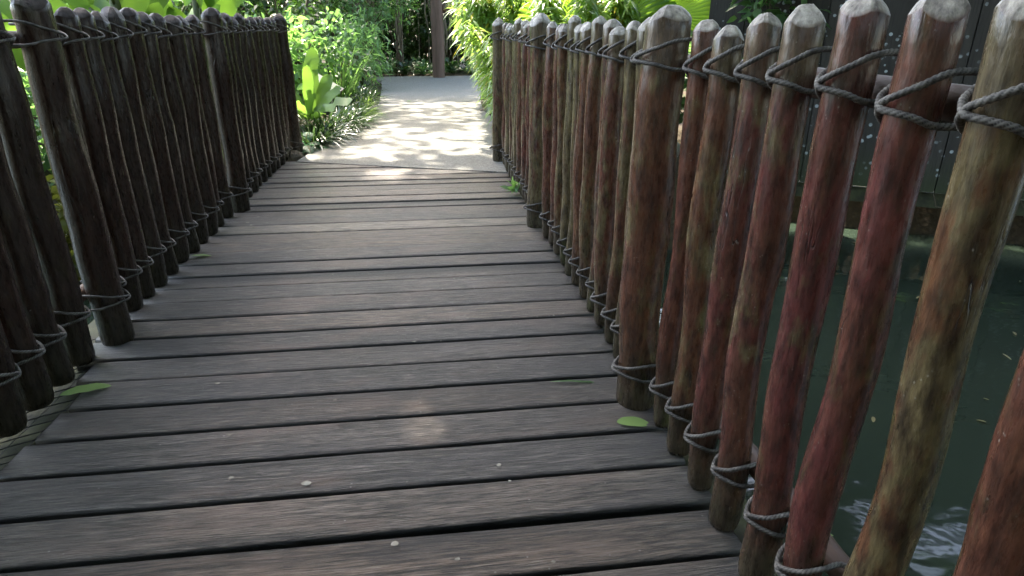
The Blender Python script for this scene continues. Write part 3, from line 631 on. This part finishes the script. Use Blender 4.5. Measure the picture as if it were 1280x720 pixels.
for i,(x,y,h,rr) in enumerate([(-6.5,16,5,3),(-4.2,17.5,6,3),(-.5,18.5,6,3.2),(3.8,18,6,3),(7,15,5.5,3),(-9,12,5,2.6),(10.5,10,5.5,3)]):
    tree('tree',['big leafy tree at the far back left corner','rounded dark tree behind the left thicket','dark tree closing the view straight beyond the path','dark tree beyond the right end of the crossbeam','leafy tree far behind the bright bamboo like clump','leafy tree far out on the left bank','leafy tree far out on the right bank'][i],(x,y,-.03+max(0,(math.hypot(x,y-4)-16)/10*.8)),h*.6,.2,[((x,y,h*.40),(rr,rr*.8,h*.40),480)],L['dark'] if i%2 else L['mid'],10,.26,.085)
shrub('shrub','dark understorey shrub in the hollow beyond the path','shrub',(.55,15.6,.9),(1.5,.6,1.0),300,8,.14,.04,T_DIA,L['dark'])
shrub('shrub','dense dark shrub behind the crossbeam','shrub',(3.4,14.9,1.1),(1.7,.7,1.2),300,9,.14,.04,T_DIA,L['dark'])
shrub('hedge','long dark hedge closing off the view behind the hanging roots','hedge',(0,17.2,1.4),(5.5,.6,1.7),900,11,.20,.06,T_DIA,L['dark'],nst=14)
shrub('shrub','yellow green leaved sapling in front of the hanging roots','shrub',(-.45,13.9,1.35),(.55,.4,.38),50,4,.10,.03,T_OVAL,L['bright'],nst=6,shell=.2)

# ================================================================== RIGHT BED: long-leaved clumps
def cane(name,label,c,H,n,group,lean=(-.35,-.1)):
    o=thing(name,label,'bamboo',c,group); a=Acc(); s=Acc()
    for k in range(n):
        az_=rng.random()*2*pi; b=A(c[0]+.16*cos(az_),c[1]+.2*sin(az_),c[2]); h=H*(.55+.5*rng.random())
        top=b+A(lean[0]*h*(.4+.8*rng.random())+.18*cos(az_),lean[1]*h+.22*sin(az_),h); P=curve(b,top,12,(-.02,0,.10*h)); P[-4:,2]-=np.array([.01,.04,.09,.16])*h*.6
        tube(s,P,np.linspace(.009,.003,12),6)
        kk=np.linspace(.12,1,30); q=np.array([np.interp(kk,np.linspace(0,1,12),P[:,i]) for i in range(3)]).T
        m=7; base=np.repeat(q,m,0)+rng.normal(size=(len(q)*m,3))*.035; N=len(base); aa=rng.random(N)*2*pi
        d=nz(np.stack([np.cos(aa)-.25,np.sin(aa)-.25,rng.uniform(-.5,.35,N)],-1))
        leaves(a,base,d,nz(A(-.15,-.1,1)+rng.normal(size=(N,3))*.3),rng.uniform(.10,.19,N),rng.uniform(.009,.017,N),rng.uniform(.2,.8,N),T_LANCE)
    build('foliage',a,L['bamboo'],o); build('cane',s,M['stem'],o)
for i,(x,y,H) in enumerate([(.98,5.75,1.15),(1.0,6.4,1.5),(1.05,7.1,1.7),(1.05,7.9,1.7),(1.5,6.6,1.9),(1.6,7.6,2.0),(1.15,8.8,1.6),(1.45,5.6,1.3)]):
    cane('bamboo_clump',['first low long leaved clump drooping beside the end of the red fence','long leaved clump overhanging the sunny path beside the end of the red fence','tall long leaved clump with yellow leaves leaning over the path middle','long leaved clump leaning over the path above the flat stone','second row long leaved clump behind the sunny overhanging one','tall second row long leaved clump behind the flat stone','long leaved clump farthest along the path','long leaved clump directly behind the last fence logs'][i],(x,y,-.03),H,26,'long leaved clumps along the right path edge',(-.22,-.08))
shrub('shrub','dark leaved shrub with orange leaves behind the tops of the red fence','shrub',(1.75,6.0,.85),(.6,.5,.75),150,7,.13,.04,T_OVAL,leaf_mat('croton_leaf',(.02,.05,.015),(.07,.13,.03),(.2,.34,.04),.42,.3,.5,odd=(.36,.17,.03)))
fp=thing('fan_palm','fan palm with pleated backlit leaves above the tops of the red fence','palm',(1.75,5.75,-.03)); st=Acc()
def fan(hub,axis,nrm,R,n,span,rn):
    a=Acc(); axis=nz(A(*axis)); nrm=nz(A(*nrm)); side=nz(np.cross(axis,nrm)); th=np.linspace(-span/2,span/2,n)
    d=np.cos(th)[:,None]*axis+np.sin(th)[:,None]*side
    leaves(a,np.repeat(A(*hub)[None],n,0),d,np.repeat(nrm[None],n,0),R*(.9+.1*np.cos(th)),R*span/n*.52,.12,tmpl([0,.3,.6,.85,1],[.02,.34,.68,.9,.55],.55),np.full(n,rn)); return a
for hub,ax_,nr,R,sp_,rn in [((1.18,5.55,.93),(-.1,-.2,1),(-.2,-1,.2),.45,2.6,.8),((1.62,5.5,.98),(.1,-.25,.9),(0,-1,.3),.5,2.8,.5),((2.05,5.55,1.0),(.5,-.2,.7),(.2,-1,.3),.5,2.6,.1),((1.55,5.9,1.5),(-.3,-.1,.9),(0,-.9,.5),.5,2.6,.6),((2.2,5.9,1.45),(.5,0,.8),(0,-.8,.5),.5,2.6,.3)]:
    build('leaf',fan(hub,ax_,nr,R,24,sp_,rn),L['palm'],fp); tube(st,curve((1.75,5.75,-.03),hub,9,(0,0,.05)),.009,6)
build('petiole',st,M['stem'],fp)
cy_=thing('cycad','feather leaved cycad frond plant between the fan palm and board wall','plant',(2.5,5.6,-.03)); a=Acc(); st=Acc()
for k in range(12):
    az_=2*pi*k/12+rng.normal()*.1; e=radians(rng.uniform(45,78)); frond(a,st,(2.5,5.6,.25),(cos(az_)*cos(e),sin(az_)*cos(e),sin(e)),1.05,.35,40,.16,.008,.7)
tube(st,curve((2.5,5.6,-.03),(2.5,5.6,.27),5),.06,9); build('leaflets',a,L['bright'],cy_); build('stalk',st,M['stem'],cy_)
shrub('climber','leafy green climber at the end of the board wall','climber',(2.72,5.08,1.12),(.30,.12,.30),60,4,.10,.032,T_OVAL,L['mid'],zg=-.05,nst=5)
shrub('shrub','dark bank shrub filling the gap behind the red fence','shrub',(1.6,5.25,.3),(.7,.25,.45),140,6,.12,.035,T_OVAL,L['dark'])

# ================================================================== LEFT BANK behind the dark fence
def banana(label,c,n,H,seed):
    o=thing('banana_plant',label,'plant',c,'banana plants behind the dark fence'); st=Acc(); tube(st,curve(c,(c[0],c[1],H*.72),7),np.linspace(.05,.028,7),9)
    for k in range(n):
        az_=seed+k*2.4+rng.normal()*.3; e=radians(rng.uniform(45,80)); d=A(cos(az_)*cos(e),sin(az_)*cos(e),sin(e)); b0=A(c[0],c[1],c[2]+H*rng.uniform(.30,.66)); b1=b0+d*.22
        tube(st,np.stack([b0,b0+d*.11,b1]),.010,6); a=Acc(); rb=Acc(); bigleaf(a,rb,b1,d,rng.uniform(.5,.72),rng.uniform(.075,.10),rng.uniform(.15,.5),rnd=rng.random(),nrm=(.3*rng.normal(),-.7,.5),wave=.008,ribr=.007); lo=build('leaf',a,L['banana'],o); build('midrib',rb,M['stem'],lo)
    build('stem',st,M['stem'],o)
for i,c in enumerate([(-1.62,5.35),(-2.0,4.95),(-2.45,4.75),(-1.9,5.6),(-2.75,5.2),(-1.85,4.55),(-3.1,4.7)]):
    banana(['broad leaved banana plant close behind the end logs of the dark fence','broad leaved banana plant in the row above the dark fence middle','broad leaved banana plant above the near logs of the dark fence','tall broad leaved banana plant in the second row','broad leaved banana plant in the second row farther out','small broad leaved banana plant pressed against the dark fence','outermost broad leaved banana plant on the bank'][i],(*c,-.05),9,1.55+.25*rng.random(),i*1.3)
for i,(x,y,z) in enumerate([(-2.0,4.55,-.35),(-2.6,4.4,-.45),(-3.3,4.3,-.45),(-1.55,4.6,-.3),(-4.1,4.3,-.4)]):
    shrub('croton','yellow leaved shrub on the stream bank seen through gaps in the dark fence','shrub',(x,y,z+.18),(.38,.3,.28),70,6,.13,.034,T_OVAL,L['yellow'] if i!=3 else L['bright'],zg=z-.3,group='yellow shrubs on the bank')

for i,(x,y,R) in enumerate([(-2.2,5.9,.55),(-3.0,6.2,.6),(-3.9,5.6,.6),(-4.8,5.3,.7),(-2.6,5.2,.4),(-5.6,6.5,.9),(-4.0,7.0,.7)]):
    shrub('undergrowth_shrub','low mid green shrub on the left bank behind the dark fence','shrub',(x,y,.25),(R,R*.8,.45),110,8,.11,.034,T_OVAL,L['mid'] if i%3 else L['dark'],group='low shrubs on the left bank')
# ================================================================== TALL TREES out of view, crowns placed to shade the bridge
tree('shade_tree','tall shade tree on the bank behind the viewer, rising above the water',(-2.6,-4.2,-.03),5.2,.24,[((1.6,-2.2,5.0),(3.4,3.0,1.3),620),((-3.6,-3.4,4.4),(2.4,2.0,1.6),420),((-1.0,-6.2,4.8),(4,2.2,2.6),420)],L['canopy'],13,.24,.085)
tree('shade_tree','tall shade tree behind the board wall, crown spread over the stream',(4.6,6.4,-.03),5.6,.24,[((3.4,7.0,6.3),(2.2,2.2,1.0),330),((1.9,6.8,6.5),(1.6,1.7,.8),260),((3.9,3.6,6.0),(3.2,3.6,1.5),480),((5.2,.0,4.8),(2.6,3.2,2.4),420),((8.0,2.5,5.2),(2.6,4.5,3.0),520),((9.0,.8,1.7),(1.5,4.6,2.5),620),((6.2,4.6,5.6),(2.0,2.0,1.4),320)],L['canopy'],13,.24,.085)  # outer crowns out of view, added to block low sky and stray sun
tree('shade_tree','tall shade tree on the left bank with a high crown over the bridge',(-4.6,6.6,-.03),6.2,.22,[((-1.0,4.75,6.6),(3.0,3.6,1.1),1300),((-1.1,7.45,6.6),(1.8,1.15,.6),340)],L['canopy'],13,.24,.085,lean=(.9,0))
tree('shade_tree','tall shade tree behind the bright clumps with crown over the path',(3.0,9.6,-.03),6.2,.2,[((-1.3,11.4,7.0),(1.7,2.6,1.0),125),((-.7,13.5,4.4),(2.4,2.0,.8),400)],L['canopy'],12,.24,.085)
tree('shade_tree','unseen tree added on the left bank to darken the log faces',(-6.0,-3.2,-.03),4.6,.22,[((-4.9,-.6,3.9),(2.3,3.0,2.6),640),((-5.2,-4.2,3.2),(2.6,1.8,2.6),420)],L['canopy'],13,.24,.085)  # tree added out of view to keep skylight off the near log faces
shrub('hedge','unseen hedge added behind the viewer to block low light','hedge',(0,-5.0,1.3),(6.0,.7,1.6),800,11,.20,.06,T_DIA,L['dark'],nst=14)  # hedge added out of view, cuts low light coming from behind
shrub('hedge','dark leafy hedge on the far left stretch of stream bank','hedge',(-9.5,-.5,1.2),(1.0,4.2,1.7),520,11,.20,.06,T_DIA,L['dark'],nst=10)
tree('shade_tree','shade tree on the right bank behind the viewer',(3.6,-3.8,-.03),4.6,.22,[((3.8,-3.4,4.2),(2.8,2.4,2.6),420)],L['canopy'],13,.24,.085)

# ================================================================== SMALL THINGS
def flat_leaf(name,label,c,yaw,Ln,W,mat,group=None,tilt=.05,rnd=.6):
    a=Acc(); d=A(cos(yaw),sin(yaw),tilt); leaves(a,A(*c)[None]-d[None]*Ln/2,d[None],A(.1*rng.normal(),.1*rng.normal(),1)[None],Ln,W,.12,T_BROAD,np.array([rnd]),.01)
    return tag(build(name,a,mat,origin=c),label,'leaf',group)
flat_leaf('fallen_leaf','pale green fallen leaf lying at the foot of the near dark logs',(-.965,1.66,.014),.45,.12,.021,L['fallen'])
flat_leaf('fallen_leaf','green oval fallen leaf at the foot of the thick red log',(.49,1.325,.006),-.15,.085,.017,L['fallen'],rnd=.9)
flat_leaf('fallen_leaf','thin dark green fallen blade lying along a plank seam',(.395,1.545,.006),-.1,.16,.0045,L['mid'],rnd=.9)
flat_leaf('fallen_leaf','bright fallen leaf beside the middle logs of the dark fence',(-1.0,2.78,.012),.1,.085,.014,L['fallen'],rnd=1.)
flat_leaf('fallen_leaf','small green leaf lying in the middle of the concrete path',(-.20,8.75,.02),.6,.07,.02,L['fallen'])
def W2(x,y): return (x,y,WZ+.004)
for i in range(44):
    y=rng.uniform(.3,4.7); x=rng.uniform(1.2,4.3)
    flat_leaf('floating_leaf','small pale leaf floating on the dark water beside the red fence',(x,y,WZ+.006),rng.random()*6,rng.uniform(.02,.07),rng.uniform(.003,.009),L['pale'] if rng.random()<.8 else L['fallen'],'leaves floating on the water',.02,rng.random())
wd=thing('weed','small bright green weed growing between planks and the red fence','plant',(.50,3.72,0)); a=Acc(); n=16
az_=rng.random(n)*2*pi; e=np.radians(rng.uniform(20,80,n)); d=np.stack([np.cos(az_)*np.cos(e)-.2,np.sin(az_)*np.cos(e),np.sin(e)],-1)
leaves(a,A(.505,3.72,.01)+rng.normal(size=(n,3))*A(.012,.05,.0)+A(0,0,.05)*rng.random((n,1)),d,nz(A(0,-.3,1)+rng.normal(size=(n,3))*.3),.085,.014,.3,T_OVAL); build('foliage',a,L['bright'],wd)
pt=Acc(); 
spots=[(-.30,1.19,.008),(-.10,.985,.006),(-.47,1.23,.005),(-.52,1.4,.006),(-.28,1.53,.004),(-.62,1.66,.006),(-.07,1.85,.004),(.13,1.2,.005),(.02,.93,.004),(.2,.9,.004),(-.9,3.25,.006),(-.93,3.3,.007),(-.88,3.2,.006),(-.9,3.4,.005),(-.86,3.36,.006),(-.83,3.28,.005),(-.92,3.38,.006),(-.78,3.6,.005),(-.75,3.75,.005),(-.95,3.1,.005)]
for k in range(38): spots.append((rng.uniform(-.95,.45),rng.uniform(.7,4.3),rng.uniform(.0012,.0032)))
for (x,y,r_) in spots:
    th=np.linspace(0,2*pi,8,endpoint=False)+rng.random()*6; q=1+.25*rng.normal(size=8)*.5
    V=np.stack([x+r_*1.3*q*np.cos(th),y+r_*q*np.sin(th),np.full(8,.0035)],-1); V=np.concatenate([V,[(x,y,.0055)]])
    F=[(j,(j+1)%8,8,-10**9) for j in range(8)]; pt.add(V,F,rng.random()); pt.f[-1]=np.where(pt.f[-1]<-10**6,-1,pt.f[-1])
tag(build('petals',pt,M['petal']),'tiny pale petals and flakes strewn over the dark planks','petals',kind='stuff')

# ================================================================== LIGHT, CAMERA
sd=nz(A(*SUN)); el=math.asin(sd[2]); azs=math.atan2(sd[0],sd[1])
W=bpy.data.worlds.new('World'); S.world=W; W.use_nodes=True; nt_=W.node_tree; bg=nt_.nodes['Background']
sky=nt_.nodes.new('ShaderNodeTexSky'); sky.sky_type='NISHITA'; sky.sun_disc=False; sky.sun_elevation=el; sky.sun_rotation=azs; sky.dust_density=2.0
nt_.links.new(sky.outputs[0],bg.inputs[0]); bg.inputs[1].default_value=.15
from mathutils import Vector, Matrix
sl=bpy.data.lights.new('sun','SUN'); sl.energy=2.0; sl.angle=radians(.8); sl.color=(1,.975,.93); so=bpy.data.objects.new('sun',sl); COL.objects.link(so)
so.rotation_euler=Vector(tuple(sd)).to_track_quat('Z','Y').to_euler(); so.location=(0,0,12)
cam=bpy.data.cameras.new('camera'); co=bpy.data.objects.new('camera',cam); COL.objects.link(co); S.camera=co
cam.sensor_width=36; cam.lens=36*797.2/1280; cam.clip_start=.02; cam.clip_end=600
Rm=[(.9914514,-.13045308,.00247395),(-.04745788,-.37821523,-.9245004),(.12153961,.91647981,-.38117304)]
co.matrix_world=Matrix(((Rm[0][0],-Rm[1][0],-Rm[2][0],0),(Rm[0][1],-Rm[1][1],-Rm[2][1],0),(Rm[0][2],-Rm[1][2],-Rm[2][2],.942),(0,0,0,1)))
vs_=S.view_settings; vs_.view_transform='Standard'; vs_.look='None'; vs_.gamma=1; vs_.exposure=3.65
vs_.use_white_balance=True; vs_.white_balance_temperature=7500; vs_.white_balance_tint=10
S.cycles.use_denoising=True; S.cycles.max_bounces=8; S.cycles.sample_clamp_indirect=6
